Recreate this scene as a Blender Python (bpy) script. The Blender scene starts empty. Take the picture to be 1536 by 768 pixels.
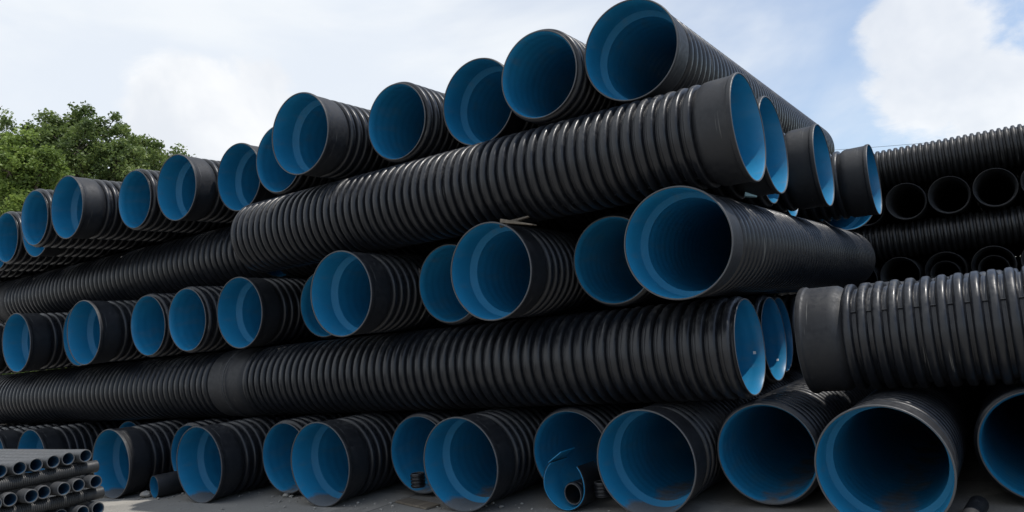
import bpy, bmesh, math, random
from mathutils import Vector, Matrix
R_ = math.radians
random.seed(7)
S = bpy.context.scene
C = S.collection

# ------------------------------------------------------------------ camera
CAM_H = 1.4807
RW = Matrix(((0.82646006, 0.5544171, -0.09790528),
             (0.13441109, -0.02543302, 0.99059922),
             (0.54671512, -0.83185025, -0.09553918)))      # world -> camera
cd = bpy.data.cameras.new('camera')
cam = bpy.data.objects.new('camera', cd); C.objects.link(cam)
cd.sensor_width = 36; cd.lens = 27.111
cd.clip_start = 0.05; cd.clip_end = 3000
cam.matrix_world = Matrix.Translation((0, 0, CAM_H)) @ RW.transposed().to_4x4()
S.camera = cam

# ------------------------------------------------------------------ light
SUN = Vector((0.42, 0.20, 1.0)).normalized()               # direction towards the sun
sd = bpy.data.lights.new('sun', 'SUN'); sd.energy = 3.6; sd.angle = R_(1.0); sd.color = (1.0, 0.955, 0.89)
so = bpy.data.objects.new('sun', sd); C.objects.link(so)
so.rotation_euler = SUN.to_track_quat('Z', 'Y').to_euler()
so.location = (4, 2, 14)

W = bpy.data.worlds.new('World'); S.world = W; W.use_nodes = True
nt = W.node_tree; nt.nodes.clear()
def N(tree, typ, **kw):
    n = tree.nodes.new(typ)
    for k, v in kw.items():
        if k.startswith('i_'):
            key = k[2:]
            n.inputs[int(key) if key.isdigit() else key].default_value = v
        else: setattr(n, k, v)
    return n
def math_(tree, op, a, b=None, c=None, clamp=False):
    n = tree.nodes.new('ShaderNodeMath'); n.operation = op; n.use_clamp = clamp
    for i, v in enumerate((a, b, c)):
        if v is None: continue
        if isinstance(v, (int, float)): n.inputs[i].default_value = v
        else: tree.links.new(v, n.inputs[i])
    return n.outputs[0]
def maprange(tree, v, a, b, c=0, d=1, smooth=True):
    n = tree.nodes.new('ShaderNodeMapRange'); n.interpolation_type = 'SMOOTHSTEP' if smooth else 'LINEAR'
    tree.links.new(v, n.inputs[0])
    for i, x in enumerate((a, b, c, d)): n.inputs[i + 1].default_value = x
    return n.outputs[0]
def mixc(tree, f, a, b):
    n = tree.nodes.new('ShaderNodeMix'); n.data_type = 'RGBA'
    for i, v in ((0, f), (6, a), (7, b)):
        if isinstance(v, (int, float)): n.inputs[i].default_value = v
        elif isinstance(v, tuple): n.inputs[i].default_value = (*v, 1) if len(v) == 3 else v
        else: tree.links.new(v, n.inputs[i])
    return n.outputs[2]
def pixdir(px, py, f=1156.73):
    v = RW.transposed() @ Vector(((px - 768) / f, -(py - 384) / f, -1)); return v.normalized()

sky = N(nt, 'ShaderNodeTexSky', sky_type='NISHITA', sun_disc=False)
sky.sun_elevation = math.asin(SUN.z); sky.sun_rotation = math.atan2(SUN.x, SUN.y)
sky.altitude = 50; sky.air_density = 1.0; sky.dust_density = 0.25; sky.ozone_density = 2.5
tc = N(nt, 'ShaderNodeTexCoord')
vec = tc.outputs['Generated']
def noise(tree, v, scale, detail=6, rough=.55, dist=0.0, off=(0, 0, 0), scl=(1, 1, 1)):
    m = N(tree, 'ShaderNodeMapping'); m.inputs['Location'].default_value = off; m.inputs['Scale'].default_value = scl
    tree.links.new(v, m.inputs[0])
    n = N(tree, 'ShaderNodeTexNoise'); n.inputs['Scale'].default_value = scale; n.inputs['Detail'].default_value = detail
    n.inputs['Roughness'].default_value = rough; n.inputs['Distortion'].default_value = dist
    tree.links.new(m.outputs[0], n.inputs['Vector']); return n.outputs['Fac']
def dotdir(d):
    n = N(nt, 'ShaderNodeVectorMath', operation='DOT_PRODUCT'); nt.links.new(vec, n.inputs[0]); n.inputs[1].default_value = d
    return n.outputs['Value']
# high thin veil: covers the half of the sky towards the left of the view, breaks up to the right
clear_axis = Vector((0.93, 0.36, 0.02)).normalized()
veil_n = noise(nt, vec, 1.6, 6, .55, .4, (3.1, 1.7, .4), (1, 1, 2.4))
cover = math_(nt, 'SUBTRACT', math_(nt, 'MULTIPLY', veil_n, 0.95), math_(nt, 'MULTIPLY', dotdir(clear_axis), 0.62))
veil = maprange(nt, cover, 0.34, 0.62, 0.27, 0.96)
# cumulus heaps: noise threshold, more likely in a few directions
puff = noise(nt, vec, 7.0, 9, .58, .3, (.3, .9, 2.2), (1, 1, 1.6))
puff2 = noise(nt, vec, 2.2, 3, .5, 0, (5.3, .2, 1.1), (1, 1, 1.8))
heap = math_(nt, 'ADD', math_(nt, 'MULTIPLY', puff, .55), math_(nt, 'MULTIPLY', puff2, .40))
for (px, py, ang, amt) in ((1460, 55, 10, .17), (1370, 70, 5, .08), (320, 195, 8, .26), (1535, 178, 4, .16)):
    d = pixdir(px, py); c0 = math.cos(R_(ang))
    heap = math_(nt, 'ADD', heap, maprange(nt, dotdir(d), c0, 1.0, 0, amt))
cum = maprange(nt, heap, 0.565, 0.665)
shade = noise(nt, vec, 5.0, 5, .6, .2, (1.3, 4.9, .2))
cumcol = mixc(nt, maprange(nt, shade, .35, .65), (5.4, 5.65, 6.05), (6.8, 6.87, 6.95))
vn = noise(nt, vec, 2.6, 5, .55, .3, (8.2, 2.4, 6.1), (1, 1, 2.6))
veilcol = mixc(nt, maprange(nt, vn, .38, .62), (5.55, 5.95, 6.5), (6.25, 6.5, 6.75))
col = mixc(nt, veil, sky.outputs[0], veilcol)
col = mixc(nt, math_(nt, 'MULTIPLY', cum, .86), col, cumcol)
bg = N(nt, 'ShaderNodeBackground'); bg.inputs['Strength'].default_value = 0.15
nt.links.new(col, bg.inputs['Color'])
out = N(nt, 'ShaderNodeOutputWorld'); nt.links.new(bg.outputs[0], out.inputs[0])

S.view_settings.view_transform = 'Standard'; S.view_settings.look = 'None'
S.view_settings.exposure = 0.0; S.view_settings.gamma = 1.0
S.view_settings.use_curve_mapping = False
S.cycles.max_bounces = 5; S.cycles.diffuse_bounces = 1; S.cycles.glossy_bounces = 2; S.cycles.transmission_bounces = 2

# ------------------------------------------------------------------ materials
def newmat(name):
    m = bpy.data.materials.new(name); m.use_nodes = True
    t = m.node_tree; b = t.nodes['Principled BSDF']
    return m, t, b
def objcoord(t): return N(t, 'ShaderNodeTexCoord').outputs['Object']
def bump(t, b, h, strength, dist):
    n = N(t, 'ShaderNodeBump'); n.inputs['Strength'].default_value = strength; n.inputs['Distance'].default_value = dist
    t.links.new(h, n.inputs['Height']); t.links.new(n.outputs[0], b.inputs['Normal'])
def objrandom(t): return N(t, 'ShaderNodeObjectInfo').outputs['Random']

def black_plastic(name, base=(.0088, .0102, .0138), dust=(.108, .108, .107), amount=.40, rough=.28):
    m, t, b = newmat(name)
    v = objcoord(t)
    n1 = noise(t, v, 2.3, 6, .62); n2 = noise(t, v, 26, 4, .6); n3 = noise(t, v, 140, 2, .5)
    # fine streaks running round the pipe and a dry film of yard dust
    d = math_(t, 'MULTIPLY', maprange(t, n1, .42, .74), maprange(t, n2, .3, .75))
    d = math_(t, 'MULTIPLY', d, amount)
    geo = N(t, 'ShaderNodeNewGeometry'); sz = N(t, 'ShaderNodeSeparateXYZ'); t.links.new(geo.outputs['Normal'], sz.inputs[0])
    d = math_(t, 'MULTIPLY', d, maprange(t, sz.outputs['Z'], -.1, .85, .22, 1.6))     # dust film graded so lit tops read paler, undersides darker
    d = math_(t, 'MULTIPLY', d, math_(t, 'ADD', math_(t, 'MULTIPLY', objrandom(t), .8), .6))
    c = mixc(t, d, base, dust)
    # thin pale drag marks running round the pipe
    sc = noise(t, v, 1.0, 3, .5, 0, (.7, 2.1, .4), (2.2, 75, 2.2)); pl = noise(t, v, 1.1, 3, .5, 0, (7, 3, 1))
    sm = math_(t, 'MULTIPLY', maprange(t, sc, .675, .735), maprange(t, pl, .50, .62))
    c = mixc(t, math_(t, 'MULTIPLY', sm, .55), c, (.22, .215, .20))
    t.links.new(c, b.inputs['Base Color'])
    r = math_(t, 'ADD', rough, math_(t, 'MULTIPLY', maprange(t, n2, .3, .7), .16))
    r = math_(t, 'ADD', r, math_(t, 'MULTIPLY', d, .5))
    t.links.new(r, b.inputs['Roughness'])
    b.inputs['Specular IOR Level'].default_value = .5
    h = math_(t, 'ADD', math_(t, 'MULTIPLY', n3, .25), n2)
    bump(t, b, h, .18, .004)
    return m
M_WALL = black_plastic('black_ribbed_plastic')
M_SOCK = black_plastic('black_smooth_plastic', (.0105, .0118, .0152), (.10, .10, .10), .36, .50)
M_BLK = black_plastic('black_far_plastic', (.008, .0083, .009), (.06, .058, .052), .22, .36)
M_BORE = black_plastic('dull_grey_bore_plastic', (.040, .042, .045), (.12, .115, .11), .4, .45)
M_GREY = black_plastic('grey_small_pipe_plastic', (.062, .064, .067), (.17, .165, .155), .35, .40)
M_DGREY = black_plastic('dark_grey_small_pipe_plastic', (.026, .027, .028), (.13, .125, .115), .35, .42)
M_RIM = black_plastic('rim_highlight_plastic', (.07, .073, .078), (.20, .195, .185), .5, .45)  # thin black edges painted light grey for their highlight, plus dust

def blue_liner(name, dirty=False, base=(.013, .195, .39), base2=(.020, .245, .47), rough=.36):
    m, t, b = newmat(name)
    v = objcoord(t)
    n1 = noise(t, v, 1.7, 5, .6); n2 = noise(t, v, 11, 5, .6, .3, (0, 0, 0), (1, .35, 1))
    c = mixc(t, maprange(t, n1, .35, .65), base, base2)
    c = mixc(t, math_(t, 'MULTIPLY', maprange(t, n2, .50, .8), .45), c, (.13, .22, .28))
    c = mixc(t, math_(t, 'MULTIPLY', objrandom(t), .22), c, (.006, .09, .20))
    if dirty:
        sep = N(t, 'ShaderNodeSeparateXYZ'); t.links.new(v, sep.inputs[0])
        n4 = noise(t, v, 5.5, 6, .65, .2, (2.2, 0, 0), (1.0, .8, 1))
        lvl = math_(t, 'ADD', sep.outputs['Z'], math_(t, 'MULTIPLY', math_(t, 'SUBTRACT', n4, .5), -.16))
        dm = maprange(t, lvl, -.372, -.325, 1, 0)
        n5 = noise(t, v, 60, 3, .6)
        c = mixc(t, math_(t, 'MULTIPLY', dm, .85), c, mixc(t, n5, (.085, .07, .055), (.19, .165, .135)))
        t.links.new(math_(t, 'ADD', rough, math_(t, 'MULTIPLY', dm, .5)), b.inputs['Roughness'])
    else:
        b.inputs['Roughness'].default_value = rough
    t.links.new(c, b.inputs['Base Color'])
    bump(t, b, n2, .06, .01)
    return m
M_BLUE = blue_liner('blue_liner_plastic')
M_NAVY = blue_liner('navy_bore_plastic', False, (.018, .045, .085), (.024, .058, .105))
M_BLUED = blue_liner('blue_liner_plastic_with_dirt', True)
M_RING = blue_liner('dusty_blue_step_plastic', False, (.034, .215, .395), (.045, .25, .45), .5)

def simple(name, c1, c2, scale, rough, bumpd=.003, scl=(1, 1, 1), bs=.4):
    m, t, b = newmat(name); v = objcoord(t)
    n1 = noise(t, v, scale, 7, .65, .2, (0, 0, 0), scl)
    t.links.new(mixc(t, maprange(t, n1, .3, .7), c1, c2), b.inputs['Base Color'])
    b.inputs['Roughness'].default_value = rough; bump(t, b, n1, bs, bumpd); return m
M_WOOD = simple('weathered_wood', (.10, .082, .06), (.21, .175, .135), 14, .8, .004, (1, .12, 1))
M_SHIM = simple('pale_blue_plastic_offcut', (.30, .52, .62), (.40, .62, .70), 8, .45)
M_STONE = simple('pale_stone', (.28, .26, .23), (.42, .40, .36), 12, .9)
M_WHITE = simple('white_paper', (.70, .70, .69), (.80, .80, .79), 5, .6)
M_BARK = simple('bark', (.07, .055, .04), (.16, .13, .10), 9, .9, .02)
M_WIRE = simple('wire', (.03, .03, .032), (.05, .05, .05), 3, .6)
M_POST = simple('concrete_post', (.30, .29, .27), (.40, .39, .36), 4, .85)

def ground_mat():
    m, t, b = newmat('concrete_yard'); v = objcoord(t)
    big = noise(t, v, .35, 6, .6, .3); mid = noise(t, v, 2.2, 7, .65, .3, (4, 1, 0)); fine = noise(t, v, 55, 4, .6)
    spk = noise(t, v, 160, 2, .5)
    c = mixc(t, maprange(t, big, .3, .7), (.18, .172, .158), (.27, .258, .235))
    c = mixc(t, math_(t, 'MULTIPLY', maprange(t, mid, .48, .75), .55), c, (.15, .143, .132))
    c = mixc(t, math_(t, 'MULTIPLY', maprange(t, fine, .35, .7), .25), c, (.42, .40, .36))
    # damp, washed-out pale areas with sharp edges
    pale = noise(t, v, .9, 5, .6, .6, (9.1, 3.3, 0))
    c = mixc(t, math_(t, 'MULTIPLY', maprange(t, pale, .56, .60), .4), c, (.43, .40, .35))
    # joints between the cast slabs
    br = N(t, 'ShaderNodeTexBrick'); br.offset = 0; br.squash = 1
    for k, x in (('Scale', 1.0), ('Mortar Size', .012), ('Brick Width', 4.0), ('Row Height', 4.0), ('Mortar Smooth', .3)): br.inputs[k].default_value = x
    mp = N(t, 'ShaderNodeMapping'); mp.inputs['Location'].default_value = (1.3, .9, 0); t.links.new(v, mp.inputs[0]); t.links.new(mp.outputs[0], br.inputs[0])
    c = mixc(t, math_(t, 'MULTIPLY', br.outputs['Fac'], .75), c, (.05, .048, .045))
    t.links.new(c, b.inputs['Base Color']); b.inputs['Roughness'].default_value = .88
    h = math_(t, 'ADD', math_(t, 'MULTIPLY', fine, .6), math_(t, 'ADD', mid, math_(t, 'MULTIPLY', spk, .2)))
    bump(t, b, h, .35, .012)
    return m

def leaf_mat(name, a, bcol, c3):
    m, t, b = newmat(name)
    at = N(t, 'ShaderNodeAttribute', attribute_name='tone'); f = at.outputs['Fac']
    c = mixc(t, maprange(t, f, 0, .6), a, bcol); c = mixc(t, maprange(t, f, .6, 1), c, c3)
    t.links.new(c, b.inputs['Base Color']); b.inputs['Roughness'].default_value = .5
    tr = N(t, 'ShaderNodeBsdfTranslucent'); t.links.new(c, tr.inputs[0])
    mx = N(t, 'ShaderNodeMixShader'); mx.inputs[0].default_value = .42
    o = t.nodes['Material Output']
    t.links.new(b.outputs[0], mx.inputs[1]); t.links.new(tr.outputs[0], mx.inputs[2]); t.links.new(mx.outputs[0], o.inputs[0])
    return m

# ------------------------------------------------------------------ helpers
def tag(o, label=None, cat=None, group=None, kind=None):
    for k, v in (('label', label), ('category', cat), ('group', group), ('kind', kind)):
        if v: o[k] = v
    return o
def link(name, me, parent=None, mat=None):
    o = bpy.data.objects.new(name, me); C.objects.link(o)
    if parent: o.parent = parent
    if mat and me is not None and not me.materials: me.materials.append(mat)
    return o
def empty(name, loc, rot=(0, 0, 0)):
    o = bpy.data.objects.new(name, None); C.objects.link(o); o.location = loc; o.rotation_euler = rot
    o.empty_display_size = .1; return o
def lathe(name, prof, mat, seg=80, closed=False, smooth=35, extra=None, wobble=None):
    """prof: list of (y, r); revolve round the local Y axis."""
    vs, fs = [], []
    n = len(prof)
    for (y, r) in prof:
        for k in range(seg):
            a = 2 * math.pi * k / seg
            vs.append((r * math.cos(a), y, r * math.sin(a)))
    rng = range(n) if closed else range(n - 1)
    for i in rng:
        j = (i + 1) % n
        for k in range(seg):
            l = (k + 1) % seg
            fs.append((i * seg + k, j * seg + k, j * seg + l, i * seg + l))
    if extra:
        for (ev, ef) in extra:
            o = len(vs); vs += ev; fs += [tuple(o + q for q in f) for f in ef]
    me = bpy.data.meshes.new(name); me.from_pydata(vs, [], fs); me.update()
    bm = bmesh.new(); bm.from_mesh(me); bmesh.ops.recalc_face_normals(bm, faces=bm.faces); bm.to_mesh(me); bm.free()
    for p in me.polygons: p.use_smooth = True
    me.set_sharp_from_angle(angle=R_(smooth))
    me.materials.append(mat); return me
def boxverts(cx, cy, cz, sx, sy, sz, ang=0):
    c, s = math.cos(ang), math.sin(ang); vs = []
    for dx in (-1, 1):
        for dy in (-1, 1):
            for dz in (-1, 1):
                x, y, z = cx + dx * sx, cy + dy * sy, cz + dz * sz
                vs.append((x * c - z * s, y, x * s + z * c))
    return vs, [(0, 1, 3, 2), (4, 6, 7, 5), (0, 4, 5, 1), (2, 3, 7, 6), (0, 2, 6, 4), (1, 5, 7, 3)]
def bevel_box(name, dims, mat, bev=.006, jitter=0):
    bm = bmesh.new(); bmesh.ops.create_cube(bm, size=1)
    bmesh.ops.scale(bm, vec=dims, verts=bm.verts)
    if jitter:
        for v in bm.verts: v.co += Vector([random.uniform(-jitter, jitter) for _ in range(3)])
    bmesh.ops.bevel(bm, geom=list(bm.edges), offset=bev, segments=2, profile=.6, affect='EDGES')
    me = bpy.data.meshes.new(name); bm.to_mesh(me); bm.free(); me.materials.append(mat); return me

# ------------------------------------------------------------------ ground
GZ = -0.045
def ground():
    bm = bmesh.new()
    bmesh.ops.create_grid(bm, x_segments=8, y_segments=8, size=1500)
    me = bpy.data.meshes.new('ground'); bm.to_mesh(me); bm.free(); me.materials.append(ground_mat())
    o = link('ground', me); o.location = (0, 0, GZ); tag(o, kind='structure')
ground()

# ------------------------------------------------------------------ big pipe meshes (local axis +Y, socket mouth at y = 0)
L = 6.0
RC = .405        # crest of ribs
RV = .364        # valley
RI = .356        # bore
SK = .275         # socket depth
PITCH = .103
def rib_profile(y0, y1, pitch, rv, rc):
    pts = []; n = int(round((y1 - y0) / pitch)); p = (y1 - y0) / n
    for i in range(n):
        a = y0 + i * p
        for (u, h) in ((0.0, .03), (.04, .03), (.07, 0), (.13, .02), (.17, .32), (.215, .66), (.285, .90), (.38, .985), (.50, 1), (.62, .985), (.715, .90), (.785, .66), (.83, .32), (.87, .02), (.93, 0), (.96, .03)):
            pts.append((a + u * p, rv + (rc - rv) * h))
    pts.append((y1, rv)); return pts, n, p
rp, NR, PP = rib_profile(SK + .03, L - .012, PITCH, RV, RC)
nubs = []
for i in range(1, NR):                       # mould seam: a small nub in every valley
    y = SK + .03 + i * PP
    nubs.append(boxverts(RV + .007, y, 0, .006, .016, .0035, .9))
    nubs.append(boxverts(RV + .007, y, 0, .006, .016, .0035, .9 + math.pi))
outer_me = lathe('outer_wall', rp + [(L - .010, RV + .008), (L - .004, RV + .016), (L, RV + .018), (L + .002, RV + .016)], M_WALL, 88, extra=nubs)
sock_me = lathe('socket', [(SK + .045, RV + .004), (SK + .03, RV + .012), (SK + .012, RC - .014), (SK - .01, RC - .003), (SK - .05, RC), (.10, RC), (.052, RC + .001), (.042, RC + .004),
                           (.034, RC + .011), (.012, RC + .013), (.004, RC + .011)], M_SOCK, 88)
rim_me = lathe('rim', [(.004, RC + .011), (-.001, RC + .008), (-.002, RC + .003), (-.001, RC + .0), (.006, RC - .002)], M_RIM, 88)
endr_me = lathe('end_rim', [(L + .002, RV + .016), (L + .004, RV + .014), (L + .004, RI + .015), (L + .001, RI + .013)], M_RIM, 88)
def liner(dirty):
    pr = [(.006, RC - .002), (.02, RC - .006), (.12, RC - .011), (SK - .03, RC - .014)]
    y = SK + .035
    body = [(y, RI)]
    n = 56; st = (L - .05 - y) / n
    for i in range(n):
        body += [(y + (i + .3) * st, RI), (y + (i + .5) * st, RI + .002), (y + (i + .7) * st, RI)]
    body.append((L - .03, RI)); body.append((L + .001, RI + .013))
    return lathe('liner', body, M_BLUED if dirty else M_BLUE, 72, smooth=60), lathe('socket_liner', pr, M_BLUED if dirty else M_BLUE, 88)
liner_me, sockl_me = liner(False); linerd_me, sockld_me = liner(True)
ring_me = lathe('step_ring', [(SK - .03, RC - .014), (SK - .022, RC - .016), (SK + .028, RI + .003), (SK + .035, RI)], M_RING, 88)

PG = {1: 'end-on pipes in the bottom row', 3: 'end-on pipes in the middle row', 5: 'end-on pipes in the top row',
      2: 'pipes lying crosswise in the stack', 4: 'pipes lying crosswise in the stack'}
def big_pipe(loc, rz, label, group, dirty=False, roll=None, oval=True, scale=1.0, name='corrugated_pipe'):
    o = empty(name, loc, (0, random.uniform(-.8, .8) if roll is None else roll, rz))
    if oval:
        o.scale = (scale * random.uniform(.990, 1.002), scale, scale * random.uniform(.986, .998))
    tag(o, label, 'pipe', group)
    link('outer_wall', outer_me, o)
    link('end_rim', endr_me, o)
    s = link('socket', sock_me, o); link('rim', rim_me, s)
    l = link('liner', linerd_me if dirty else liner_me, o)
    link('socket_liner', sockld_me if dirty else sockl_me, l); link('step_ring', ring_me, l)
    return o

ZL = {1: .365, 2: 1.175, 3: 1.988, 4: 2.80, 5: 3.625}
FAC = {5: [('s', -14.40, 5.5), ('p', -13.56, 5.7), ('p', -12.707, 5.463), ('s', -11.815, 5.479), ('p', -10.975, 5.090), ('s', -10.140, 5.090), ('p', -9.312, 5.538), ('s', -8.482, 5.572), ('s', -7.645, 5.852),
           ('p', -6.669, 5.664), ('s', -5.774, 5.171), ('p', -4.910, 5.639), ('s', -4.010, 5.773), ('p', -3.199, 5.569), ('s', -2.390, 5.646)],
       3: [('s', -13.47, 5.3), ('p', -12.62, 5.50), ('s', -11.745, 5.135), ('s', -10.895, 5.549), ('s', -10.035, 5.179), ('p', -9.197, 5.534), ('p', -8.345, 5.543), ('s', -7.500, 5.629), ('p', -6.62, 6.10),
           ('s', -5.424, 5.218), ('p', -4.586, 5.849), ('s', -3.692, 5.256), ('p', -2.862, 5.915), ('s', -2.040, 5.259)],
       1: [('s', -14.25, 5.3), ('p', -13.40, 5.5), ('s', -12.56, 5.12), ('s', -11.70, 5.25), ('p', -10.70, 6.1), ('s', -9.384, 5.092), ('p', -8.552, 5.580), ('s', -7.722, 5.153), ('p', -6.798, 5.577), ('s', -5.968, 5.291), ('p', -5.142, 5.834), ('s', -4.311, 5.400),
           ('p', -3.470, 5.905), ('s', -2.620, 5.551), ('p', -1.790, 5.971), ('s', -0.924, 5.451), ('p', -0.078, 6.275)]}  # leftmost pipes of each row added to shut out sky and bright ground
ORD = ['first', 'second', 'third', 'fourth', 'fifth', 'sixth', 'seventh', 'eighth', 'ninth', 'tenth', 'eleventh', 'twelfth', 'thirteenth', 'fourteenth', 'fifteenth', 'sixteenth', 'seventeenth']
RN = {1: 'bottom row', 3: 'middle row', 5: 'top row'}
def place(typ, x, y, z, **kw):
    if typ == 's': return big_pipe((x, y, z), 0, **kw)
    return big_pipe((x, y + L, z), math.pi, **kw)
SPECIAL = {(5, 14): 'end-on blue-lined pipe with smooth socket, highest one at the top right corner',
           (3, 13): 'end-on blue-lined socket pipe, rightmost of the middle row, its long side showing',
           (1, 15): 'largest end-on blue-lined pipe on the ground under the near right cross pipe',
           (1, 16): 'ground pipe with ribbed end cut off by the right picture edge',
           (1, 12): 'ground pipe with ribbed end behind the torn blue ring',
           (3, 11): 'end-on socket pipe in the middle row with wooden wedges on top',
           (1, 3): 'dark ground pipe peeping over the small grey pipe bundle at left',
           (5, 2): 'ribbed-end pipe cut off by the left edge in the top row',
           (3, 1): 'ribbed-end pipe cut off by the left edge in the middle row'}
for lay in (1, 3, 5):
    for i, (typ, x, y) in enumerate(FAC[lay]):
        n = len(FAC[lay]); fr = n - 1 - i
        side = '%s from the right' % ORD[fr] if fr < 7 else '%s from the right' % ORD[fr]
        lab = SPECIAL.get((lay, i)) or ('end-on pipe with %s blue mouth, %s in the %s' % ('smooth socketed' if typ == 's' else 'ribbed', side, RN[lay]))
        o = place(typ, x, y, ZL[lay], label=lab, group=PG[lay], dirty=(lay == 1), roll=0 if lay == 1 else None)
        o.rotation_euler.z += R_(random.uniform(-.25, .25))

place('s', .80, 5.7, ZL[1], label='added unseen ground pipe just beyond the right picture edge', group=PG[1], dirty=True, roll=0)  # unseen, added against sunlit ground showing between the bottom row pipes
for x, y in ((-15.25, 5.6), (-16.1, 5.4), (-16.95, 5.6)):
    place('s', x, y, ZL[5], label='added unseen top row pipe beyond the left picture edge', group='added top row pipes beyond the left edge')  # added to close a strip of sky under the top row
# crosswise pipes: (type at +X end, x of that end, y, layer, label)
XS = [('s', -1.543, 5.700, 4, 'long ribbed cross pipe under the top row, its socketed blue mouth facing right'),
      ('s', -1.584, 6.540, 4, 'cross pipe just behind the upper front one, only its blue mouth showing at right'),
      ('s', -1.499, 8.039, 4, 'socketed cross pipe below the far end of the highest pipe'),
      ('s', -1.292, 9.722, 4, 'farthest socketed cross pipe at upper right, near the overhead wires'),
      ('p', -1.836, 6.014, 2, 'long ribbed cross pipe above the ground row, cut blue mouth facing right'),
      ('p', -1.949, 7.121, 2, 'cross pipe behind the lower front one, its sunlit blue mouth showing at right'),
      ('p', -7.72, 6.42, 4, 'dark ribbed cross pipe under the left half of the top row'),
      ('s', -7.865, 6.025, 2, 'ribbed cross pipe at lower left butting socket to socket against its neighbour'),
      ('s', -14.56, 6.42, 4, 'added cross pipe continuing the upper left one beyond the left picture edge'),
      ('s', -14.55, 6.03, 2, 'added cross pipe continuing the lower left one beyond the left picture edge')]  # last two added beyond the left edge to block light
HID = [(-1.87, 7.385, 4), (-2.05, 8.88, 4), (-2.1, 7.98, 2), (-2.05, 8.84, 2), (-2.0, 9.72, 2), (-2.0, 10.6, 2),
       (-8.0, 7.35, 4), (-8.0, 8.3, 4), (-14.1, 7.35, 4), (-14.1, 8.3, 4), (-14.1, 9.5, 4), (-8.0, 9.6, 4), (-8.3, 6.95, 2), (-8.35, 7.9, 2), (-8.35, 8.9, 2), (-8.4, 9.9, 2)]  # mostly unseen pipes put in to carry rows and block stray light
LS = {0: .935, 6: 1.13, 7: 1.10}
for i, (typ, x, y, lay, lab) in enumerate(XS):
    if typ == 's': o = big_pipe((x, y, ZL[lay]), math.pi / 2, lab, PG[lay])
    else: o = big_pipe((x - L * LS.get(i, 1), y, ZL[lay]), -math.pi / 2, lab, PG[lay])
    o.scale.y = LS.get(i, 1)
    if i in (4, 5):                                  # a small white mark stuck inside the mouth
        p = Vector(((-1.913, 6.362, 1.106), (-2.024, 7.406, .963))[i - 4])
        bpy.context.view_layer.update()
        k = link('sticker', bevel_box('sticker', (.024, .006, .024), M_WHITE, .002), o); tag(k, 'small white dot inside the blue mouth')
        nrm = Vector((0, o.location.y - p.y, o.location.z - p.z)).normalized()
        k.matrix_world = Matrix.Translation(p) @ nrm.to_track_quat('Y', 'Z').to_matrix().to_4x4()
for (x, y, lay) in HID:
    big_pipe((x - L, y, ZL[lay]), -math.pi / 2, 'black cross pipe hidden in the dark inside the stack', 'cross pipes hidden inside the stack')
# near right cross pipe, its socket pointing left
big_pipe((-1.48, 6.38, ZL[2]), -math.pi / 2, 'thick-ribbed cross pipe at right edge with smooth black collar pointing left', PG[2], roll=.35)
for y in (7.195, 8.01, 8.825, 9.64, 10.455):
    big_pipe((-1.15, y, ZL[2]), -math.pi / 2, 'added black cross pipe hidden behind the near right one', 'added cross pipes hidden at right')  # unseen; added for support and to shade the ground behind
# skewed pipe whose lip shows beneath the far socket
big_pipe((-1.78, 10.6, 2.74), R_(38), 'skewed pipe with a blue lip showing beneath the far upper cross pipe', PG[4])

# ------------------------------------------------------------------ black stack behind, right
BL = 6.0; BR = .25
rpb, _, _ = rib_profile(.0, BL, .078, BR - .028, BR)
bo_me = lathe('outer_wall', [(-.006, BR - .006), (0, BR - .002), (.03, BR - .002)] + [q for q in rpb if q[0] > .035], M_BLK, 56)
bi_me = lathe('bore', [(-.006, BR - .014), (.04, BR - .022), (.16, BR - .040), (.2, BR - .044)] + [(i * .5, BR - .045) for i in range(1, 13)], M_BORE, 56)
br_me = lathe('end_rim', [(-.006, BR - .006), (-.009, BR - .009), (-.009, BR - .011), (-.006, BR - .014)], M_BLK, 56)
def black_pipe(loc, rz, label, group, sc=1.0):
    o = empty('black_pipe', loc, (0, random.uniform(-3, 3), rz)); o.scale = (sc, 1, sc)
    tag(o, label, 'pipe', group)
    link('outer_wall', bo_me, o); link('bore', bi_me, o); link('end_rim', br_me, o); return o
zk = lambda k: GZ + .25 + .5 * (k - 1)
for k in (2, 4, 6):
    xs = [-2.28, -1.75, -1.22, -.70, -.17, .36, .89, 1.42] if k == 6 else [-2.50, -1.96, -1.42, -.87, -.32, .23, .78, 1.32]
    for j, x in enumerate(xs):
        where = {6: 'upper black row', 4: 'lower black row', 2: ''}[k]
        if k == 2: lab = 'black pipe hidden low in the black stack'; grp = 'hidden pipes of the black stack'
        else: lab = 'all-black end-on pipe, %s from left in the %s' % (ORD[max(j - 2, 0)], where) if 1 < j < 6 else 'added black pipe of the %s outside the picture or hidden' % where; grp = 'end-on pipes of the black stack'  # outermost pipes added to close gaps where sky shows
        black_pipe((x, 11.82 + random.uniform(-.05, .05), zk(k)), 0, lab, grp, 1.03)
for k in (1, 3, 5, 7):
    ys = [12.1, 12.68, 13.3, 14.2, 15.4, 16.8] if k > 4 else [12.15, 12.7, 13.6, 14.8, 16.4]
    for j, y in enumerate(ys):
        if j == 0 and k == 7: lab = 'black ribbed pipe lying along the top of the black stack'; grp = 'cross pipes of the black stack'
        elif j == 0 and k == 5: lab = 'black ribbed pipe lying between the two end-on rows of the black stack'; grp = 'cross pipes of the black stack'
        else: lab = 'added black pipe hidden behind the front of the black stack'; grp = 'hidden pipes of the black stack'  # unseen fill, added so no sky shows through the layers
        black_pipe((3.2, y, zk(k) + (.03 if k == 7 else 0)), math.pi / 2, lab, grp, 1.12 if k == 7 else 1.0)
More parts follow.
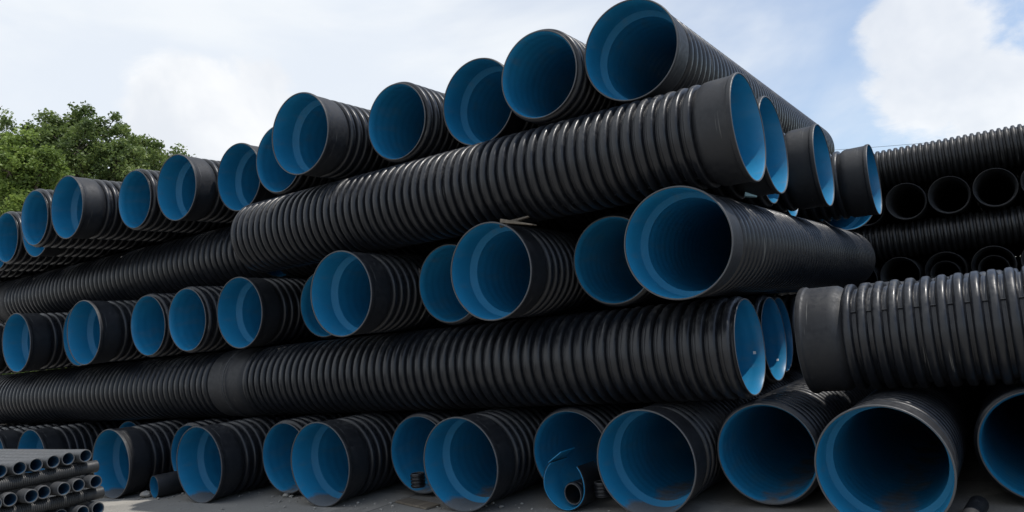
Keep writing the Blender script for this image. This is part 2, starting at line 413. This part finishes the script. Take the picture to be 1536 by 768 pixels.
for k in (1, 2, 3, 4, 5, 6, 7):
    for y in (18.02, 18.6): black_pipe((3.4, y, zk(k)), math.pi / 2, 'added black pipe hidden behind the rear of the black stack', 'hidden pipes of the black stack', 1.08)  # unseen rows added to stop sky and sun through the gaps
# smaller pipes pushed into two of the lower black pipes
for (x, w) in ((-.87, 'second'), (-.32, 'third')):
    o = black_pipe((x, 11.66, zk(4) - .05), 0, 'narrower black pipe pushed into the %s pipe of the lower black row' % w, 'nested black pipes', .72)

# ------------------------------------------------------------------ small pipe bundle at the left
SR = .0535; SL = 3.6
sm_me = lathe('tube_wall', [(SL, SR), (.16, SR), (.15, SR + .001), (.01, SR + .001), (.0, SR - .001)], M_GREY, 32)
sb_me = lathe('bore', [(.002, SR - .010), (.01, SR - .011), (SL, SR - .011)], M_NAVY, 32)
se_me = lathe('end_rim', [(.0, SR - .001), (-.002, SR - .003), (-.002, SR - .008), (.002, SR - .010)], M_RIM, 32)
rps, _, _ = rib_profile(.14, 2.6, .0155, SR - .005, SR)
sr_me = lathe('ribbed_wall', [(0, SR - .006), (.004, SR - .002), (.13, SR - .002)] + rps, M_DGREY, 28)
sri_me = lathe('bore', [(0, SR - .006), (-.001, SR - .012), (2.6, SR - .012)], M_BLK, 28)
def small_pipe(loc, rz, label, group, ribbed):
    o = empty('small_pipe', loc, (0, random.uniform(-3, 3), rz)); tag(o, label, 'pipe', group)
    if ribbed: link('ribbed_wall', sr_me, o); link('bore', sri_me, o)
    else: link('tube_wall', sm_me, o); link('bore', sb_me, o); link('end_rim', se_me, o)
    return o
BZ = lambda k: GZ + .054 + .1113 * k
BX = -6.72
ROWN = {7: 'top row', 5: 'second row', 3: 'third row', 1: 'lowest row'}
for k in (7, 5, 3, 1):
    y1 = {7: 3.44, 5: 3.49, 3: 3.50, 1: 3.5}[k]; n = 9
    y = y1
    for j in range(n):
        small_pipe((BX + random.uniform(-.05, .05) + (.05 if k == 5 else 0), y, BZ(k)), math.pi / 2,
                   'small grey pipe end, %s from the right in the %s of the left bundle' % (ORD[j], ROWN[k]), 'small pipes in the left bundle', False)
        y -= .122 + random.uniform(0, .012)
for k in (6, 4, 2, 0):
    for j in range(4):
        x = BX - .09 - j * 1.05 + (.03 if k == 4 else 0)
        lab = ('finely ribbed small pipe lying beneath the %s of the left bundle' % ROWN[k + 1]) if j == 0 else 'finely ribbed small pipe hidden deep in the left bundle'
        small_pipe((x, 3.575 + .02 * (k == 4), BZ(k)), math.pi, lab, 'ribbed cross pipes of the left bundle' if j == 0 else 'hidden pipes of the left bundle', True)

# ------------------------------------------------------------------ things lying on the ground
def arc_shell(name, r, th, a0, a1, length, mat, n=40, flare=0):
    vs, fs = [], []
    for i in range(n + 1):
        a = a0 + (a1 - a0) * i / n
        rr = r * (1 + flare * (i / n) ** 3)
        for (q, y) in ((rr, 0), (rr, length), (rr - th, length), (rr - th, 0)):
            vs.append((q * math.cos(a), y + .004 * math.sin(i * .5), q * math.sin(a)))
    for i in range(n):
        for j in range(4):
            a, b = i * 4 + j, i * 4 + (j + 1) % 4
            fs.append((a, b, b + 4, a + 4))
    fs.append((0, 3, 2, 1)); fs.append(tuple(n * 4 + q for q in (0, 1, 2, 3)))
    me = bpy.data.meshes.new(name); me.from_pydata(vs, [], fs); me.update()
    for p in me.polygons: p.use_smooth = True
    me.set_sharp_from_angle(angle=R_(40)); me.materials.append(mat); return me
def torn_ring():
    o = empty('torn_pipe_ring', (-3.39, 5.60, GZ + .22), (0, 0, R_(-6)))
    tag(o, 'torn blue-lined pipe ring lying on the ground with its lip bent open', 'pipe offcut')
    a0, a1 = R_(-235), R_(45)
    w = link('outer_wall', arc_shell('outer_wall', .215, .006, a0, a1, .24, M_WALL), o)
    l = link('liner', arc_shell('liner', .208, .006, a0, a1, .245, M_BLUE), o); l.location.y = -.003
    f = link('torn_flap', bevel_box('torn_flap', (.17, .20, .008), M_BLUE, .002), o); f.location = (-.085, .12, .215); f.rotation_euler = (0, R_(-32), 0)
torn_ring()
def stub(name, loc, rot, r, th, ln, label, cat, wallm, borem, rib=.012, pitch=.03, seg=40):
    o = empty(name, loc, rot); tag(o, label, cat)
    if rib: pr, _, _ = rib_profile(.0, ln, pitch, r - rib, r)
    else: pr = [(0, r - .003), (.006, r), (ln - .006, r), (ln, r - .003)]
    link('outer_wall', lathe('outer_wall', pr, wallm, seg), o)
    ri = r - rib - th
    link('bore', lathe('bore', [(0, ri), (ln, ri)], borem, seg), o)
    link('end_rim', lathe('end_rim', [(0, r - max(rib, .003)), (-.003, r - max(rib, .003) - .001), (-.003, ri + .001), (0, ri)], M_RIM, seg), o)
    link('end_rim', lathe('end_rim', [(ln, r - max(rib, .003)), (ln + .003, r - max(rib, .003) - .001), (ln + .003, ri + .001), (ln, ri)], M_RIM, seg), o)
    return o
stub('pipe_offcut', (-3.35, 5.66, GZ + .130), (0, 0, R_(-8)), .095, .01, .24, 'short black pipe stub lying inside the torn blue ring', 'pipe offcut', M_WALL, M_BLK, .006, .05)
stub('pipe_offcut', (-3.10, 5.72, GZ + .112), (R_(90), 0, 0), .07, .01, .11, 'low black ribbed offcut on the ground right of the torn ring', 'pipe offcut', M_WALL, M_BLK, .006, .03)
bpy.context.view_layer.update()
stub('pipe_offcut', (-8.70, 5.22, GZ + .13), (0, 0, R_(-10)), .13, .008, .34, 'short blue-lined offcut lying between two ground pipes at left', 'pipe offcut', M_SOCK, M_BLUE, 0, .05)
stub('pipe_offcut', (-5.00, 5.62, GZ + .150), (R_(90), 0, 0), .07, .01, .125, 'short ribbed black offcut standing on a wooden board', 'pipe offcut', M_WALL, M_BLK, .008, .03)
stub('pipe_offcut', (-.50, 5.60, GZ + .06), (0, 0, R_(-4)), .06, .008, .5, 'thin pipe offcut on the ground right of the largest ground pipe', 'pipe offcut', M_SOCK, M_BLK, 0, .05)
o = link('board', bevel_box('board', (.56, .15, .022), M_WOOD, .003, .004)); o.location = (-4.98, 5.56, GZ + .013); o.rotation_euler = (0, 0, R_(-18))
tag(o, 'weathered wooden board on the ground beneath a ribbed offcut', 'board')
def stone(loc, s, label):
    bm = bmesh.new(); bmesh.ops.create_icosphere(bm, subdivisions=2, radius=s)
    for v in bm.verts: v.co *= random.uniform(.78, 1.12); v.co.z *= .6
    me = bpy.data.meshes.new('stone'); bm.to_mesh(me); bm.free(); me.materials.append(M_STONE)
    o = link('stone', me); o.location = loc; tag(o, label, 'stone', 'stones on the yard')
stone((-8.90, 5.24, GZ + .035), .07, 'pale stone propping the blue-lined offcut at left')
stone((-6.84, 5.58, GZ + .02), .04, 'small pale stone beside the third socketed ground pipe')
stone((-6.75, 5.57, GZ + .012), .026, 'tiny pale chip next to the small pale stone')

def gravel():
    rnd = random.Random(21); bm = bmesh.new()
    for _ in range(420):
        x, y = rnd.uniform(-11, .5), 5.75 - abs(rnd.gauss(0, .45)); r = rnd.choice((.006, .008, .01, .014, .02)) * rnd.uniform(.7, 1.2)
        m = Matrix.Translation((x, y, GZ + r * .4)) @ Matrix.Rotation(rnd.uniform(0, 6), 4, 'Z') @ Matrix.Diagonal((1, rnd.uniform(.6, .95), rnd.uniform(.45, .75), 1))
        g = bmesh.ops.create_icosphere(bm, subdivisions=1, radius=r, matrix=m)
        for v in g['verts']: v.co += Vector((rnd.uniform(-.2, .2), rnd.uniform(-.2, .2), rnd.uniform(-.1, .1))) * r
    me = bpy.data.meshes.new('gravel'); bm.to_mesh(me); bm.free(); me.materials.append(M_STONE)
    tag(link('gravel', me), 'loose grit and pebbles strewn on the yard before the pipes', 'gravel', None, 'stuff')
gravel()

# ------------------------------------------------------------------ wedges in the stack
def wedge(loc, rot, dims, mat, label, name, cat):
    l, w, h = dims
    bm = bmesh.new()
    vs = [bm.verts.new(p) for p in ((-l / 2, -w / 2, 0), (l / 2, -w / 2, 0), (l / 2, w / 2, 0), (-l / 2, w / 2, 0), (-l / 2, -w / 2, h), (-l / 2, w / 2, h), (l / 2, -w / 2, h * .25), (l / 2, w / 2, h * .25))]
    for f in ((0, 3, 2, 1), (0, 1, 6, 4), (1, 2, 7, 6), (2, 3, 5, 7), (3, 0, 4, 5), (4, 6, 7, 5)): bm.faces.new([vs[q] for q in f])
    bmesh.ops.bevel(bm, geom=list(bm.edges), offset=.003, segments=1, affect='EDGES')
    me = bpy.data.meshes.new(name); bm.to_mesh(me); bm.free(); me.materials.append(mat)
    o = link(name, me); o.location = loc; o.rotation_euler = rot; tag(o, label, cat)
wedge((-3.41, 5.33, 2.345), (0, R_(12), R_(8)), (.30, .09, .035), M_WOOD, 'flat wooden wedge lying on the middle row pipe', 'wooden_wedge', 'wedge')
wedge((-3.52, 5.45, 2.385), (0, R_(-14), R_(28)), (.26, .07, .04), M_WOOD, 'tilted wooden wedge behind the flat one on the middle row', 'wooden_wedge', 'wedge')
for i, (x, y, z, lab) in enumerate(((-1.80, 6.42, 2.385, 'pale blue offcut wedged under the upper front cross pipe'),)):
    wedge((x, y, z), (0, R_(12), R_(20 + 9 * i)), (.10, .08, .035), M_SHIM, lab, 'plastic_wedge', 'wedge')

# ------------------------------------------------------------------ trees
def limb(bm, p0, p1, r0, r1, seg=7):
    ax = (p1 - p0).normalized(); s = ax.orthogonal().normalized(); t = ax.cross(s); rings = []
    for p, r in ((p0, r0), ((p0 + p1) / 2 + s * r0 * .4, (r0 + r1) / 2), (p1, r1)):
        rings.append([bm.verts.new(p + (s * math.cos(2 * math.pi * k / seg) + t * math.sin(2 * math.pi * k / seg)) * r) for k in range(seg)])
    for a, b in zip(rings, rings[1:]):
        for k in range(seg): bm.faces.new((a[k], a[(k + 1) % seg], b[(k + 1) % seg], b[k]))
def tree(base, height, crown_r, crown_h, seed, mat, label, nclump=150, per=70, leaf=.155):
    rnd = random.Random(seed)
    o = empty('broadleaf_tree', base); tag(o, label, 'tree', 'trees behind the stack')
    tb = bmesh.new(); top = Vector((0, 0, height - crown_h * .55))
    limb(tb, Vector((0, 0, 0)), top, .24, .15, 10)
    cz = height - crown_h / 2
    centers = []
    lobes = [(Vector((rnd.uniform(-.55, .55) * crown_r, rnd.uniform(-.55, .55) * crown_r, cz + rnd.uniform(-.35, .32) * crown_h)), rnd.uniform(.34, .52) * crown_r) for _ in range(11)]
    lobes.append((Vector((0, 0, height - .35 * crown_r)), .4 * crown_r))
    for (lc, lr) in lobes:
        limb(tb, top - Vector((0, 0, rnd.uniform(0, crown_h * .3))), lc, .09, .03, 6)
    for _ in range(nclump):
        lc, lr = rnd.choice(lobes)
        d = Vector((rnd.gauss(0, 1), rnd.gauss(0, 1), rnd.gauss(0, 1) + .25)).normalized()
        p = lc + d * lr * rnd.uniform(.55, 1.12)
        centers.append((p, rnd.uniform(.24, .50)))
        if rnd.random() < .35: limb(tb, lc, p, .025, .008, 4)
    me = bpy.data.meshes.new('trunk'); tb.to_mesh(me); tb.free(); link('trunk', me, o, M_BARK)
    vs, fs, tone = [], [], []
    for (p, cr) in centers:
        ct = rnd.uniform(0, .75)
        for _ in range(per):
            d = Vector((rnd.gauss(0, 1), rnd.gauss(0, 1), rnd.gauss(0, .8)))
            if d.length > 1.7: d *= rnd.uniform(.5, 1.6) / d.length
            q = p + d * cr * .58
            nrm = Vector((rnd.gauss(0, 1.0), rnd.gauss(0, 1.0), 1)).normalized()
            a = nrm.orthogonal().normalized(); a = Matrix.Rotation(rnd.uniform(0, 6.28), 3, nrm) @ a; b = nrm.cross(a)
            s = leaf * rnd.uniform(.6, 1.15); i = len(vs)
            vs += [q - a * s * .5, q + b * s * .34 - nrm * .0, q + a * s * .5 - nrm * s * .25, q - b * s * .34]
            fs.append((i, i + 1, i + 2, i + 3)); tone.append(min(1, max(0, ct + rnd.uniform(-.15, .3))))
    me = bpy.data.meshes.new('crown'); me.from_pydata(vs, [], fs); me.update()
    at = me.attributes.new('tone', 'FLOAT', 'FACE'); at.data.foreach_set('value', tone)
    link('crown', me, o, mat)
LF1 = leaf_mat('dark_green_leaves', (.075, .115, .034), (.155, .215, .06), (.27, .335, .10))
LF2 = leaf_mat('yellow_green_leaves', (.115, .17, .04), (.21, .295, .06), (.31, .40, .10))
def at_pix(px, py, dist):
    v = RW.transposed() @ Vector(((px - 768) / 1156.73, -(py - 384) / 1156.73, -1)); return Vector((0, 0, CAM_H)) + v * dist
def tree_at(px, pytop, dist, cr, ch, seed, mat, label, **kw):
    t = at_pix(px, pytop, dist); tree(Vector((t.x, t.y, GZ)), t.z - GZ, cr, ch, seed, mat, label, **kw)
tree_at(150, 171, 31, 2.75, 5.6, 3, LF1, 'large dark green tree rising behind the left end of the stack', nclump=290, per=105)
tree_at(32, 205, 27, 1.7, 4.6, 5, LF2, 'yellow-green tree in front of the darker ones at far left', nclump=210, per=95)
tree_at(-15, 172, 36, 2.4, 6.2, 8, LF1, 'dark tree cut off by the left picture edge behind the yellow-green one', nclump=260, per=80)
tree_at(218, 212, 35, 1.7, 4.4, 11, LF1, 'smaller tree at the right edge of the tree group', nclump=130, per=80)
tree_at(75, 215, 34, 2.2, 4.8, 14, LF1, 'dark tree between the large tree and the yellow-green tree', nclump=230, per=80)

for (px, d, sd, lab) in ((2, 25, 31, 'low shrub at the left picture edge below the yellow-green tree'), (58, 27, 32, 'added low shrub below the tree group, second from the left edge'),
                         (120, 29, 33, 'added low shrub below the large dark tree'), (185, 31, 34, 'added low shrub below the right end of the tree group')):
    t = at_pix(px, 540, d); tree(Vector((t.x, t.y, GZ)), 3.6, 2.0, 3.5, sd, LF1, lab, nclump=110, per=70)  # shrub row added to block sky leaking through the left stack

# ------------------------------------------------------------------ overhead wires
def pole(px, py, dist, label):
    t = at_pix(px, py, dist)
    o = empty('utility_pole', (t.x, t.y, GZ)); tag(o, label, 'pole', 'poles carrying the wires')
    me = lathe('shaft', [(0, .17), (.05, .165), (t.z - GZ + .1, .10), (t.z - GZ + .12, .06)], M_POST, 14)
    s = link('shaft', me, o); s.rotation_euler = (R_(90), 0, 0)
    c = link('crossarm', bevel_box('crossarm', (.1, 1.1, .1), M_POST, .01), o); c.location = (0, 0, t.z - GZ - .05)
    return t
A = pole(1105, 232, 45, 'utility pole hidden behind the stack carrying the left end of the wires')
B = pole(1475, 206, 38, 'utility pole behind the black stack carrying the right end of the wires')
for j, (off, nm) in enumerate(((0.0, 'upper'), (.34, 'lower'))):
    pts = []
    for i in range(17):
        u = i / 16; p = A.lerp(B, u); pts.append(Vector((p.x, p.y + j * .25, p.z - off - .12 * 4 * u * (1 - u))))
    bm = bmesh.new(); rings = []
    for p in pts: rings.append([bm.verts.new(p + Vector((0, math.cos(q * 1.2566) * .010, math.sin(q * 1.2566) * .010))) for q in range(5)])
    for r0, r1 in zip(rings, rings[1:]):
        for q in range(5): bm.faces.new((r0[q], r0[(q + 1) % 5], r1[(q + 1) % 5], r1[q]))
    me = bpy.data.meshes.new('overhead_wire'); bm.to_mesh(me); bm.free(); o = link('overhead_wire', me, None, M_WIRE)
    tag(o, '%s of the two thin dark overhead wires at upper right' % nm, 'wire', 'overhead wires')
